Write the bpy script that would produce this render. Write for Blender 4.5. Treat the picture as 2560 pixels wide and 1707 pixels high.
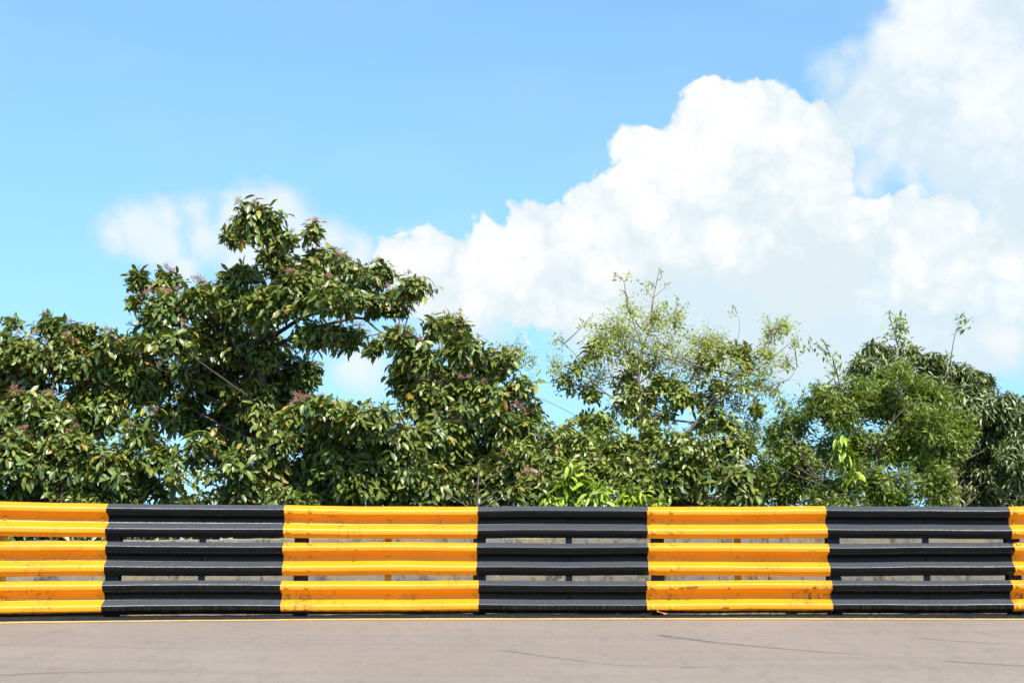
import bpy, math, random
import numpy as np
from mathutils import Matrix, Vector

for o in list(bpy.data.objects):
    bpy.data.objects.remove(o)
scn = bpy.context.scene
COL = scn.collection
R = math.radians

# ------------------------------------------------------------------ camera
D0 = 14.2                       # metres from the camera to the barrier
CAM_Z = 0.45                    # camera height above the foot of the barrier (the road is banked)
PITCH = math.atan((1425.0 - 853.5) / 3555.6)
FPX = 3555.6                    # focal length in photo pixels (2560 wide)
cam_d = bpy.data.cameras.new('camera')
cam_d.lens = 50.0
cam_d.sensor_width = 36.0
cam_d.clip_start = 0.1
cam_d.clip_end = 6000.0
cam = bpy.data.objects.new('camera', cam_d)
cam.location = (0, -D0, CAM_Z)
cam.rotation_euler = (math.pi / 2 + PITCH, 0, 0)
COL.objects.link(cam)
scn.camera = cam

# ------------------------------------------------------------------ sun
SUN_EL = R(51.0)
SUN_AZ = R(20.0)                # to the right of straight behind the camera
sunv = Vector((math.cos(SUN_EL) * math.sin(SUN_AZ), -math.cos(SUN_EL) * math.cos(SUN_AZ), math.sin(SUN_EL)))
sd = bpy.data.lights.new('sun', 'SUN')
sd.energy = 4.6
sd.angle = R(0.53)
sd.color = (1.0, 0.955, 0.88)
sun = bpy.data.objects.new('sun', sd)
sun.rotation_euler = sunv.to_track_quat('Z', 'Y').to_euler()
sun.location = (0, 0, 30)
COL.objects.link(sun)

scn.cycles.max_bounces = 5
scn.cycles.diffuse_bounces = 3
scn.cycles.glossy_bounces = 2
scn.cycles.transmission_bounces = 3
scn.cycles.transparent_max_bounces = 6

# ------------------------------------------------------------------ exposure
vs = scn.view_settings
vs.view_transform = 'Standard'
vs.look = 'None'
vs.exposure = 0.75
vs.gamma = 1.0
vs.use_curve_mapping = False


def pix_dir(px, py):
    u = (px - 1280.0) / FPX
    v = (853.5 - py) / FPX
    c, s = math.cos(PITCH), math.sin(PITCH)
    return Vector((u, c - v * s, s + v * c))


def at(px, py, Y):
    """the world point seen at a photo pixel that stands on the plane y = Y"""
    d = pix_dir(px, py)
    t = (Y + D0) / d.y
    return np.array([d.x * t, Y, CAM_Z + d.z * t])


def mpp(Y):                      # metres per photo pixel at plane y = Y
    return (Y + D0) / FPX


# ------------------------------------------------------------------ node helper
class NT:
    def __init__(self, tree):
        self.t = tree
        self.n = tree.nodes
        self.l = tree.links

    def new(self, typ, **kw):
        nd = self.n.new(typ)
        for k, v in kw.items():
            setattr(nd, k, v)
        return nd

    def put(self, sock, val):
        if isinstance(val, bpy.types.NodeSocket):
            self.l.new(val, sock)
        elif val is not None:
            sock.default_value = val

    def math(self, op, a, b=None, c=None, clamp=False):
        nd = self.new('ShaderNodeMath', operation=op, use_clamp=clamp)
        self.put(nd.inputs[0], a)
        if b is not None:
            self.put(nd.inputs[1], b)
        if c is not None:
            self.put(nd.inputs[2], c)
        return nd.outputs[0]

    def vmath(self, op, a, b=None, out=0):
        nd = self.new('ShaderNodeVectorMath', operation=op)
        self.put(nd.inputs[0], a)
        if b is not None:
            if op == 'SCALE':
                self.put(nd.inputs[3], b)
            else:
                self.put(nd.inputs[1], b)
        return nd.outputs[out]

    def noise(self, vec, scale, detail=5, rough=0.5, out=0, dist=0.0, lac=2.0):
        nd = self.new('ShaderNodeTexNoise')
        self.put(nd.inputs['Vector'], vec)
        nd.inputs['Scale'].default_value = scale
        nd.inputs['Detail'].default_value = detail
        nd.inputs['Roughness'].default_value = rough
        nd.inputs['Distortion'].default_value = dist
        nd.inputs['Lacunarity'].default_value = lac
        return nd.outputs[out]

    def smooth(self, v, a, b):
        nd = self.new('ShaderNodeMapRange', interpolation_type='SMOOTHSTEP')
        self.put(nd.inputs[0], v)
        self.put(nd.inputs[1], a)
        self.put(nd.inputs[2], b)
        nd.inputs[3].default_value = 0.0
        nd.inputs[4].default_value = 1.0
        return nd.outputs[0]

    def mix(self, f, a, b, blend='MIX'):
        nd = self.new('ShaderNodeMix', data_type='RGBA', blend_type=blend)
        self.put(nd.inputs[0], f)
        self.put(nd.inputs[6], a)
        self.put(nd.inputs[7], b)
        return nd.outputs[2]

    def mapping(self, vec, scale=(1, 1, 1), rot=(0, 0, 0), loc=(0, 0, 0)):
        nd = self.new('ShaderNodeMapping')
        self.put(nd.inputs[0], vec)
        nd.inputs['Scale'].default_value = scale
        nd.inputs['Rotation'].default_value = rot
        nd.inputs['Location'].default_value = loc
        return nd.outputs[0]


# ------------------------------------------------------------------ sky and clouds (world)
world = bpy.data.worlds.new('World')
scn.world = world
world.use_nodes = True
w = NT(world.node_tree)
w.n.clear()
sky = w.new('ShaderNodeTexSky', sky_type='NISHITA')
sky.sun_disc = False
sky.sun_elevation = SUN_EL
sky.sun_rotation = math.pi - SUN_AZ
sky.altitude = 10.0
sky.air_density = 1.0
sky.dust_density = 0.4
sky.ozone_density = 1.5
tc = w.new('ShaderNodeTexCoord')
DIR = w.vmath('NORMALIZE', tc.outputs['Generated'])
w.put(sky.inputs['Vector'], w.vmath('NORMALIZE', w.vmath('ADD', w.vmath('MULTIPLY', DIR, (1.0, 1.0, 0.50)), (0.0, 0.0, 0.135))))

K = 2560.0 / 2352.0


def cdir(x, y):
    d = pix_dir(x * K, y * K).normalized()
    return (d.x, d.y, d.z)


# billowing warp: big folds, then small cauliflower edges
wc = w.noise(DIR, 22.0, 3, 0.55, out=1)
warp = w.vmath('SCALE', w.vmath('SUBTRACT', wc, (0.5, 0.5, 0.5)), 0.030)
WD = w.vmath('ADD', DIR, warp)


def blobs(lst, vec, k):
    acc = None
    for (x, y, r) in lst:
        d = w.vmath('DISTANCE', vec, cdir(x, y), out=1)
        s = w.math('MULTIPLY_ADD', d, -1.0 / (r * K / FPX), 1.0)
        s = w.math('MULTIPLY', s, r / 110.0)
        acc = s if acc is None else w.math('SMOOTH_MAX', acc, s, k)
    return acc


hard = [(925, 600, 80), (1000, 605, 108), (1080, 610, 105), (1125, 580, 98), (1000, 680, 85), (1200, 700, 90), (1255, 540, 112), (1385, 490, 115), (1300, 640, 140),
        (1150, 660, 105), (1470, 360, 88), (1560, 330, 85), (1640, 275, 108), (1760, 285, 115), (1850, 345, 135),
        (1480, 540, 160), (1680, 480, 210), (1860, 560, 190), (2060, 540, 125), (2170, 500, 85), (2290, 560, 95),
        (2150, 620, 130), (1420, 690, 110), (1500, 440, 110)]
soft = [(2120, 170, 185), (2260, 90, 250), (2010, 240, 150), (1960, 130, 70), (2320, 330, 190), (2180, 300, 120),
        (2330, 480, 150), (1620, 700, 210), (1900, 700, 260), (2200, 690, 230), (1350, 720, 150), (1080, 700, 150), (2080, 330, 110), (930, 660, 90), (2230, 200, 260), (1930, 180, 90), (2330, 620, 150), (1990, 390, 80), (2100, 390, 70), (2200, 400, 110), (2520, 240, 240), (2560, 480, 230), (2780, 430, 250), (2960, 580, 200), (2700, 640, 230)]
wisp = [(275, 560, 60), (335, 530, 70), (385, 490, 60), (370, 560, 70), (455, 490, 62), (470, 550, 72), (560, 500, 85), (640, 490, 75), (560, 570, 85), (690, 560, 78),
        (770, 560, 62), (830, 600, 70), (420, 610, 60), (840, 830, 85), (2290, 775, 70), (1450, 850, 75)]
S_h = blobs(hard, WD, 0.16)
S_s = blobs(soft, WD, 0.3)
S_w = blobs(wisp, WD, 0.2)

vor = w.new('ShaderNodeTexVoronoi', feature='F1')
w.put(vor.inputs['Vector'], WD)
vor.inputs['Scale'].default_value = 44.0
vor.inputs['Detail'].default_value = 2.0
vor.inputs['Roughness'].default_value = 0.55
bil = w.math('SUBTRACT', 0.45, vor.outputs['Distance'])
fn = w.math('SUBTRACT', w.noise(WD, 70.0, 7, 0.58), 0.5)
fl = w.math('SUBTRACT', w.noise(WD, 17.0, 6, 0.55), 0.5)
dh = w.math('ADD', S_h, w.math('ADD', w.math('MULTIPLY', bil, 0.30), w.math('MULTIPLY', fn, 0.42)))
m_h = w.smooth(dh, 0.0, 0.15)
ds = w.math('ADD', S_s, w.math('ADD', w.math('MULTIPLY', fl, 1.1), w.math('MULTIPLY', fn, 0.45)))
m_s = w.math('MULTIPLY', w.smooth(ds, 0.0, 0.75), 0.90)
dw = w.math('ADD', S_w, w.math('ADD', w.math('MULTIPLY', fl, 0.55), w.math('MULTIPLY', fn, 0.45)))
m_w = w.math('MULTIPLY', w.smooth(dw, -0.12, 0.46), 0.82)
# scattered fair-weather cloud over the rest of the sky
sep = w.new('ShaderNodeSeparateXYZ')
w.put(sep.inputs[0], DIR)
hz = w.math('MAXIMUM', w.math('ADD', sep.outputs[2], 0.12), 0.05)
flat = w.vmath('DIVIDE', DIR, None)
cmb = w.new('ShaderNodeCombineXYZ')
for i in range(3):
    w.put(cmb.inputs[i], hz)
w.put(flat.node.inputs[1], cmb.outputs[0])
gen = w.noise(flat, 1.6, 4, 0.56)
away = w.smooth(sep.outputs[1], 0.93, 0.80)
up = w.smooth(sep.outputs[2], -0.02, 0.04)
m_g = w.math('MULTIPLY', w.math('MULTIPLY', w.smooth(gen, 0.56, 0.70), away), up)
# faint veil everywhere
m_v = w.math('MULTIPLY', w.smooth(w.noise(w.mapping(DIR, scale=(3, 3, 9)), 1.7, 3, 0.6), 0.45, 0.75), 0.07)
haze_low = w.math('MULTIPLY', w.smooth(sep.outputs[2], 0.12, 0.0), 0.14)
mask = m_v
for m in (haze_low, m_w, m_s, m_h, m_g):
    mask = w.math('SUBTRACT', w.math('ADD', mask, m), w.math('MULTIPLY', mask, m))
# cloud brightness: lit folds white, flat bases a little blue-grey
whites = [(960, 610, 170), (1150, 600, 210), (1320, 560, 220), (1480, 400, 230), (1650, 280, 200), (1800, 330, 170), (1300, 690, 150), (1680, 520, 150),
          (2080, 560, 150), (2250, 600, 160), (2130, 80, 200), (2280, 200, 220), (2020, 220, 130), (2000, 480, 140), (2330, 640, 130)]
S_l = blobs(whites, WD, 0.35)
sh = w.math('ADD', w.math('MULTIPLY', S_l, 0.42), w.math('ADD', w.math('MULTIPLY', fl, 1.5), w.math('MULTIPLY', bil, 0.55)))
lit = w.smooth(sh, -0.38, 0.52)
lit = w.math('MAXIMUM', lit, w.math('MULTIPLY', w.math('MAXIMUM', w.smooth(dw, 0.0, 0.6), m_g), 0.6))
ccol = w.mix(lit, (4.05, 4.72, 5.02, 1), (5.55, 5.6, 5.65, 1))
hs = w.new('ShaderNodeHueSaturation')
hs.inputs['Hue'].default_value = 0.5
hs.inputs['Saturation'].default_value = 1.0
hs.inputs['Value'].default_value = 1.0
w.put(hs.inputs['Color'], sky.outputs[0])
skyc = w.mix(1.0, hs.outputs[0], (0.93, 1.19, 1.21, 1), 'MULTIPLY')
final = w.mix(mask, skyc, ccol)
bg = w.new('ShaderNodeBackground')
w.put(bg.inputs[0], final)
bg.inputs[1].default_value = 0.11
wo = w.new('ShaderNodeOutputWorld')
w.l.new(bg.outputs[0], wo.inputs[0])
world.cycles.sampling_method = 'MANUAL'
world.cycles.sample_map_resolution = 1024


# ------------------------------------------------------------------ object helpers
def props(o, label=None, cat=None, group=None, kind=None):
    if label:
        o['label'] = label
    if cat:
        o['category'] = cat
    if group:
        o['group'] = group
    if kind:
        o['kind'] = kind
    return o


def mesh_np(name, V, F, mats, tint=None, smooth=True, fmat=None):
    """F: list of (n,3) or (n,4) index arrays"""
    me = bpy.data.meshes.new(name)
    V = np.asarray(V, dtype=np.float32)
    me.vertices.add(len(V))
    me.vertices.foreach_set('co', V.ravel())
    F = [np.asarray(f, dtype=np.int32) for f in F if len(f)]
    nl = sum(f.size for f in F)
    nf = sum(len(f) for f in F)
    me.loops.add(nl)
    me.polygons.add(nf)
    me.loops.foreach_set('vertex_index', np.concatenate([f.ravel() for f in F]))
    starts = []
    s = 0
    for f in F:
        k = f.shape[1]
        starts.append(s + np.arange(len(f)) * k)
        s += f.size
    me.polygons.foreach_set('loop_start', np.concatenate(starts).astype(np.int32))
    me.polygons.foreach_set('use_smooth', np.full(nf, smooth, dtype=bool))
    if fmat is not None:
        me.polygons.foreach_set('material_index', np.asarray(fmat, dtype=np.int32))
    for m in (mats if isinstance(mats, (list, tuple)) else [mats]):
        me.materials.append(m)
    if tint is not None:
        a = me.attributes.new('tint', 'FLOAT_COLOR', 'POINT')
        t4 = np.ones((len(V), 4), dtype=np.float32)
        t4[:, :3] = tint
        a.data.foreach_set('color', t4.ravel())
    me.update(calc_edges=True)
    me.validate()
    return me


def add(name, me, parent=None, loc=None):
    o = bpy.data.objects.new(name, me)
    COL.objects.link(o)
    if parent is not None:
        o.parent = parent
    if loc is not None:
        o.location = loc
    return o


def empty(name, loc, label, cat, group=None):
    o = bpy.data.objects.new(name, None)
    o.empty_display_size = 0.2
    COL.objects.link(o)
    o.location = loc
    return props(o, label, cat, group)


def principled(name, rough=0.5, spec=0.5):
    m = bpy.data.materials.new(name)
    m.use_nodes = True
    t = NT(m.node_tree)
    b = t.n['Principled BSDF']
    b.inputs['Roughness'].default_value = rough
    b.inputs['Specular IOR Level'].default_value = spec
    return m, t, b


def bump(t, b, height, strength=0.3, dist=0.01):
    nd = t.new('ShaderNodeBump')
    nd.inputs['Strength'].default_value = strength
    nd.inputs['Distance'].default_value = dist
    t.put(nd.inputs['Height'], height)
    t.l.new(nd.outputs[0], b.inputs['Normal'])
    return nd


# ------------------------------------------------------------------ materials
def geo(t):
    return t.new('ShaderNodeNewGeometry').outputs['Position']


def mat_road():
    m, t, b = principled('asphalt', 0.88, 0.25)
    p = geo(t)
    big = t.noise(p, 0.6, 4, 0.6)
    lane = t.noise(t.mapping(p, scale=(0.12, 3.2, 3.2)), 1.0, 5, 0.6)
    lane2 = t.noise(t.mapping(p, scale=(0.5, 11, 11)), 1.0, 4, 0.7)
    gr = t.noise(p, 170.0, 2, 0.6)
    gr2 = t.noise(p, 30.0, 4, 0.75)
    c = t.mix(t.smooth(big, 0.3, 0.7), (0.246, 0.195, 0.152, 1), (0.268, 0.214, 0.171, 1))
    c = t.mix(t.math('MULTIPLY', t.smooth(lane, 0.44, 0.70), 0.30), c, (0.165, 0.150, 0.147, 1))
    c = t.mix(t.math('MULTIPLY', t.smooth(lane2, 0.5, 0.75), 0.15), c, (0.15, 0.138, 0.135, 1))
    c = t.mix(t.math('MULTIPLY', t.smooth(gr, 0.50, 0.68), 0.5), c, (0.11, 0.105, 0.105, 1))
    c = t.mix(t.math('MULTIPLY', t.smooth(gr2, 0.56, 0.75), 0.4), c, (0.29, 0.265, 0.245, 1))
    c = t.mix(t.math('MULTIPLY', t.smooth(gr2, 0.46, 0.30), 0.35), c, (0.13, 0.12, 0.118, 1))
    md_ = t.noise(t.mapping(p, scale=(7, 2.2, 2.2)), 1.0, 6, 0.75)
    c = t.mix(t.math('MULTIPLY', t.smooth(md_, 0.48, 0.70), 0.30), c, (0.135, 0.118, 0.108, 1))
    pale = t.noise(t.mapping(p, scale=(14, 5, 5), loc=(2, 7, 1)), 1.0, 5, 0.8)
    c = t.mix(t.math('MULTIPLY', t.smooth(pale, 0.60, 0.72), 0.45), c, (0.34, 0.30, 0.26, 1))
    t.put(b.inputs['Base Color'], c)
    bump(t, b, t.math('ADD', gr, gr2), 0.35, 0.004)
    return m


def mat_soil():
    m, t, b = principled('soil', 0.95, 0.1)
    p = geo(t)
    n = t.noise(p, 1.3, 8, 0.65)
    c = t.mix(t.smooth(n, 0.35, 0.65), (0.075, 0.055, 0.035, 1), (0.06, 0.085, 0.028, 1))
    t.put(b.inputs['Base Color'], c)
    bump(t, b, n, 0.6, 0.1)
    return m


def paint_uneven(t, p):
    """slow brush waves and small pits in thick enamel"""
    a = t.noise(t.mapping(p, scale=(5, 30, 30)), 1.0, 3, 0.55)
    c = t.noise(p, 75.0, 2, 0.6)
    return t.math('ADD', t.math('MULTIPLY', a, 0.7), t.math('MULTIPLY', c, 0.35))


def mat_yellow():
    m, t, b = principled('yellow_enamel', 0.33, 0.36)
    p = geo(t)
    big = t.noise(p, 2.2, 4, 0.6)
    c = t.mix(t.smooth(big, 0.3, 0.7), (0.70, 0.262, 0.005, 1), (0.75, 0.292, 0.009, 1))
    # runs of grime, streaked downwards
    st = t.noise(t.mapping(p, scale=(26, 26, 2.2)), 1.0, 5, 0.65)
    pt = t.noise(t.mapping(p, scale=(1.1, 1, 3.0), loc=(3.1, 0, 0.4)), 1.0, 4, 0.6)
    g = t.math('MULTIPLY', t.smooth(st, 0.46, 0.70), t.smooth(pt, 0.46, 0.66))
    sx = t.new('ShaderNodeSeparateXYZ')
    t.put(sx.inputs[0], p)
    low = t.smooth(sx.outputs[2], 0.46, 0.12)
    g = t.math('MULTIPLY', g, t.math('ADD', t.math('MULTIPLY', low, 0.85), 0.30))
    c = t.mix(g, c, (0.12, 0.065, 0.02, 1))
    # hairline cracks
    v = t.new('ShaderNodeTexVoronoi', feature='DISTANCE_TO_EDGE')
    t.put(v.inputs['Vector'], t.vmath('ADD', p, t.vmath('SCALE', t.noise(p, 9.0, 4, 0.6, out=1), 0.12)))
    v.inputs['Scale'].default_value = 5.0
    ck = t.math('MULTIPLY', t.smooth(v.outputs['Distance'], 0.014, 0.004), t.smooth(t.noise(p, 2.7, 3, 0.5), 0.52, 0.62))
    c = t.mix(t.math('MULTIPLY', ck, 0.75), c, (0.10, 0.05, 0.02, 1))
    # tyre black and road splash along the foot of the barrier, ragged upper edge
    rg = t.noise(t.mapping(p, scale=(16, 16, 9)), 1.0, 6, 0.72)
    rg2 = t.noise(t.mapping(p, scale=(1.2, 1, 1)), 1.0, 2, 0.5)
    edge = t.math('ADD', t.math('MULTIPLY', rg, 0.035), t.math('MULTIPLY', rg2, 0.035))
    ft = t.smooth(t.math('SUBTRACT', sx.outputs[2], edge), 0.034, 0.020)
    c = t.mix(ft, c, (0.018, 0.015, 0.012, 1))
    t.put(b.inputs['Base Color'], c)
    t.put(b.inputs['Roughness'], t.math('ADD', t.math('MULTIPLY', t.noise(p, 14, 4, 0.6), 0.16), t.math('ADD', 0.36, t.math('MULTIPLY', g, 0.3))))
    bump(t, b, paint_uneven(t, p), 0.35, 0.003)
    return m


def mat_black():
    m, t, b = principled('black_enamel', 0.3, 0.20)
    p = geo(t)
    big = t.noise(p, 3.0, 5, 0.65)
    c = t.mix(t.smooth(big, 0.35, 0.7), (0.0022, 0.0022, 0.0030, 1), (0.0042, 0.0042, 0.0050, 1))
    # scuffs and chips that show grey metal
    sc = t.noise(t.mapping(p, scale=(7, 40, 60)), 1.0, 6, 0.75)
    wh = t.noise(p, 2.5, 3, 0.6)
    s = t.math('MULTIPLY', t.smooth(sc, 0.66, 0.74), t.smooth(wh, 0.5, 0.62))
    c = t.mix(t.math('MULTIPLY', s, 0.7), c, (0.22, 0.22, 0.22, 1))
    du = t.noise(t.mapping(p, scale=(30, 30, 5)), 1.0, 5, 0.7)
    sx = t.new('ShaderNodeSeparateXYZ')
    t.put(sx.inputs[0], p)
    dust = t.math('MULTIPLY', t.smooth(du, 0.42, 0.72), t.math('ADD', 0.02, t.math('MULTIPLY', t.smooth(sx.outputs[2], 0.45, 0.05), 0.22)))
    c = t.mix(dust, c, (0.060, 0.062, 0.054, 1))
    # grey sheen of the sky, painted into the colour of upward slopes
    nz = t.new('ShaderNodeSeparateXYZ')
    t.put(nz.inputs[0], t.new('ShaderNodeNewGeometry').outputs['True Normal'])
    slope_sheen = t.math('MULTIPLY', t.smooth(nz.outputs[2], 0.55, 0.70), t.math('ADD', 0.55, t.math('MULTIPLY', t.noise(t.mapping(p, scale=(9, 20, 20)), 1.0, 5, 0.7), 0.6)))
    c = t.mix(slope_sheen, c, (0.066, 0.070, 0.078, 1))
    t.put(b.inputs['Base Color'], c)
    t.put(b.inputs['Roughness'], t.math('ADD', t.math('MULTIPLY', t.noise(p, 11, 5, 0.65), 0.24), 0.17))
    bump(t, b, paint_uneven(t, p), 0.5, 0.003)
    return m


def mat_flat(name, col, rough=0.6, var=0.25, scale=8.0, spec=0.4):
    m, t, b = principled(name, rough, spec)
    p = geo(t)
    n = t.noise(p, scale, 5, 0.65)
    d = tuple(x * (1 - var) for x in col[:3]) + (1,)
    l = tuple(min(1, x * (1 + var)) for x in col[:3]) + (1,)
    t.put(b.inputs['Base Color'], t.mix(t.smooth(n, 0.3, 0.7), d, l))
    bump(t, b, n, 0.3, 0.004)
    return m


def mat_concrete():
    m, t, b = principled('weathered_concrete', 0.92, 0.15)
    p = geo(t)
    a = t.noise(t.mapping(p, scale=(2.2, 2, 5)), 1.0, 6, 0.68)
    c = t.mix(t.smooth(a, 0.35, 0.65), (0.19, 0.180, 0.165, 1), (0.28, 0.225, 0.13, 1))
    k = t.noise(t.mapping(p, scale=(7, 7, 3.5), loc=(5, 1, 2)), 1.0, 7, 0.75)
    c = t.mix(t.math('MULTIPLY', t.smooth(k, 0.48, 0.64), 0.85), c, (0.055, 0.052, 0.047, 1))
    l = t.noise(p, 16, 5, 0.7)
    c = t.mix(t.math('MULTIPLY', t.smooth(l, 0.58, 0.70), 0.8), c, (0.36, 0.34, 0.29, 1))
    t.put(b.inputs['Base Color'], c)
    bump(t, b, k, 0.6, 0.01)
    return m


def mat_bark(name, col):
    m, t, b = principled(name, 0.9, 0.2)
    p = geo(t)
    n = t.noise(t.mapping(p, scale=(22, 22, 6)), 1.0, 6, 0.7)
    d = tuple(x * 0.55 for x in col) + (1,)
    t.put(b.inputs['Base Color'], t.mix(t.smooth(n, 0.3, 0.7), d, tuple(col) + (1,)))
    bump(t, b, n, 0.7, 0.01)
    return m


def mat_leaf(name, rough=0.38, trans=0.22, spec=0.5):
    m, t, b = principled(name, rough, spec)
    at_ = t.new('ShaderNodeAttribute', attribute_name='tint')
    p = geo(t)
    n = t.noise(p, 60.0, 3, 0.6)
    c = t.mix(t.math('MULTIPLY', t.smooth(n, 0.45, 0.7), 0.25), at_.outputs['Color'], (0.03, 0.05, 0.012, 1))
    t.put(b.inputs['Base Color'], c)
    t.put(b.inputs['Roughness'], t.math('ADD', rough - 0.08, t.math('MULTIPLY', n, 0.2)))
    bump(t, b, t.noise(p, 35.0, 3, 0.5), 0.25, 0.006)
    tr = t.new('ShaderNodeBsdfTranslucent')
    t.put(tr.inputs[0], t.mix(1.0, c, (1.7, 1.6, 0.5, 1), 'MULTIPLY'))
    mx = t.new('ShaderNodeMixShader')
    mx.inputs[0].default_value = trans
    t.l.new(b.outputs[0], mx.inputs[1])
    t.l.new(tr.outputs[0], mx.inputs[2])
    t.l.new(mx.outputs[0], t.n['Material Output'].inputs[0])
    return m


def mat_skid():
    m, t, b = principled('tyre_rubber_mark', 0.9, 0.1)
    p = geo(t)
    b.inputs['Base Color'].default_value = (0.075, 0.072, 0.074, 1)
    n = t.noise(t.mapping(p, scale=(3, 30, 30)), 1.0, 5, 0.7)
    n2 = t.noise(p, 90, 2, 0.6)
    uv = t.new('ShaderNodeAttribute', attribute_name='tint').outputs['Color']
    f = t.math('MULTIPLY', t.smooth(t.math('ADD', n, t.math('MULTIPLY', n2, 0.5)), 0.45, 0.95), uv)
    tr = t.new('ShaderNodeBsdfTransparent')
    mx = t.new('ShaderNodeMixShader')
    t.put(mx.inputs[0], f)
    t.l.new(tr.outputs[0], mx.inputs[1])
    t.l.new(b.outputs[0], mx.inputs[2])
    t.l.new(mx.outputs[0], t.n['Material Output'].inputs[0])
    return m


M_ROAD = mat_road()
M_SOIL = mat_soil()
M_YEL = mat_yellow()
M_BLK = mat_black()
M_LINE = mat_flat('road_line_paint', (0.62, 0.40, 0.13), 0.8, 0.22, 25)
M_KERB = mat_flat('black_kerb_paint', (0.010, 0.011, 0.013), 0.6, 0.5, 14, 0.2)
M_POST = mat_flat('dark_post_paint', (0.020, 0.026, 0.028), 0.45, 0.35, 10)
M_YDARK = mat_flat('yellow_strap_paint', (0.62, 0.27, 0.012), 0.5, 0.3, 10)
M_CONC = mat_concrete()
M_BARK = mat_bark('brown_bark', (0.13, 0.095, 0.07))
M_BARKP = mat_bark('pale_bark', (0.24, 0.19, 0.15))
M_LEAF = mat_leaf('broad_leaf', 0.38, 0.08, 0.70)
M_LEAFS = mat_leaf('small_leaf', 0.40, 0.30, 0.6)
M_SKID = mat_skid()
M_FLOWER = mat_flat('pink_flower', (0.42, 0.215, 0.16), 0.8, 0.45, 60)
M_DEAD = mat_flat('dead_leaf', (0.33, 0.15, 0.09), 0.7, 0.4, 40)
M_FLAKE = mat_flat('peeled_paint', (0.80, 0.48, 0.10), 0.6, 0.2, 40)
M_PATCH = mat_flat('bare_primer', (0.42, 0.20, 0.03), 0.7, 0.35, 40)

# ------------------------------------------------------------------ barrier line, road, ground
xs_ = np.array([-4.72, -3.72, -2.28, 0.0, 1.6, 3.27, 5.05])
ys_ = np.array([-1.06, -0.70, -0.30, 0.0, 0.03, 0.0, -0.14])
PF = np.polyfit(xs_, ys_, 3)
DPF = np.polyder(PF)
XA, XB = -5.4, 5.6


def yb(x):
    x = np.asarray(x, dtype=float)
    xc = np.clip(x, XA, XB)
    return np.polyval(PF, xc) + (x - xc) * np.polyval(DPF, xc) * 0.55


SLOPE = 0.0775


def road_z(x, y):
    d = np.minimum(np.asarray(y) - yb(x), 0.0)
    return SLOPE * np.maximum(d, -15.0)


def sheet(name, X, offs, zf, mat, parent=None, tint=None):
    """a strip that follows the barrier line; offs = offsets in front of it (negative y)"""
    V, Tn = [], []
    for x in X:
        for k, o in enumerate(offs):
            y = float(yb(x)) + o
            V.append((x, y, zf(x, y)))
    n, k = len(X), len(offs)
    F = []
    for i in range(n - 1):
        for j in range(k - 1):
            a = i * k + j
            F.append((a, a + 1, a + k + 1, a + k))
    F = np.array(F)[:, ::-1]
    # make sure it faces up
    return mesh_np(name, V, [F], mat)


Xr = np.concatenate([np.linspace(-120, -9, 40), np.linspace(-8.8, 8.8, 120), np.linspace(9, 120, 40)])
g_off = [1500, 400, 60, 8, 0.4, 0.05, -0.3, -2, -5, -9, -14.8, -15.4, -40, -300, -1500]
Xg = np.concatenate([[-1500, -400], Xr, [400, 1500]])
Vg = []
for x in Xg:
    for o in g_off:
        y = float(yb(np.clip(x, -30, 30))) + o
        z = -0.03 if o >= -0.1 else float(SLOPE * max(o, -15.0)) - 0.03
        Vg.append((x, y, z))
kk = len(g_off)
Fg = [(i * kk + j, i * kk + j + 1, (i + 1) * kk + j + 1, (i + 1) * kk + j) for i in range(len(Xg) - 1) for j in range(kk - 1)]
ground = add('ground', mesh_np('ground', Vg, [np.array(Fg)], M_SOIL))
props(ground, 'bare brown soil behind the wall and beyond the road', 'ground', kind='structure')

road = add('road', sheet('road', Xr, [-0.06, -0.5, -1.2, -2.5, -4, -6, -9, -12, -15.0], lambda x, y: float(road_z(x, y)), M_ROAD))
props(road, 'sunlit grey asphalt race track in front of the barrier', 'road', kind='structure')
rng = np.random.default_rng(7)


def wob(x, f, ph, amp):
    return amp * (math.sin(x * f + ph) + 0.6 * math.sin(x * f * 2.7 + ph * 1.9) + 0.35 * math.sin(x * f * 6.1 + ph * 0.7))


# yellow edge line: ragged thin strip
Xl = np.arange(-20, 20, 0.035)
V = []
for x in Xl:
    w1 = 0.140 + wob(x, 1.7, 0.3, 0.010) + rng.normal(0, 0.003)
    w2 = 0.255 + wob(x, 1.1, 1.3, 0.006) + rng.normal(0, 0.003)
    for o in (-w1, -w2):
        y = float(yb(x)) + o
        V.append((x, y, float(road_z(x, y)) + 0.004))
F = np.array([(2 * i, 2 * i + 1, 2 * i + 3, 2 * i + 2) for i in range(len(Xl) - 1)])
add('edge_line', mesh_np('edge_line', V, [F], M_LINE), road)


def road_at(px, py):
    d = pix_dir(px, py)
    t = 10.0
    for _ in range(30):
        p = Vector((0, -D0, CAM_Z)) + d * t
        z = float(road_z(p.x, p.y)) + 0.004
        t += (p.z - z) / max(0.05, (-d.z + SLOPE * d.y)) * 0.9
    p = Vector((0, -D0, CAM_Z)) + d * t
    return p.x, p.y


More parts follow.
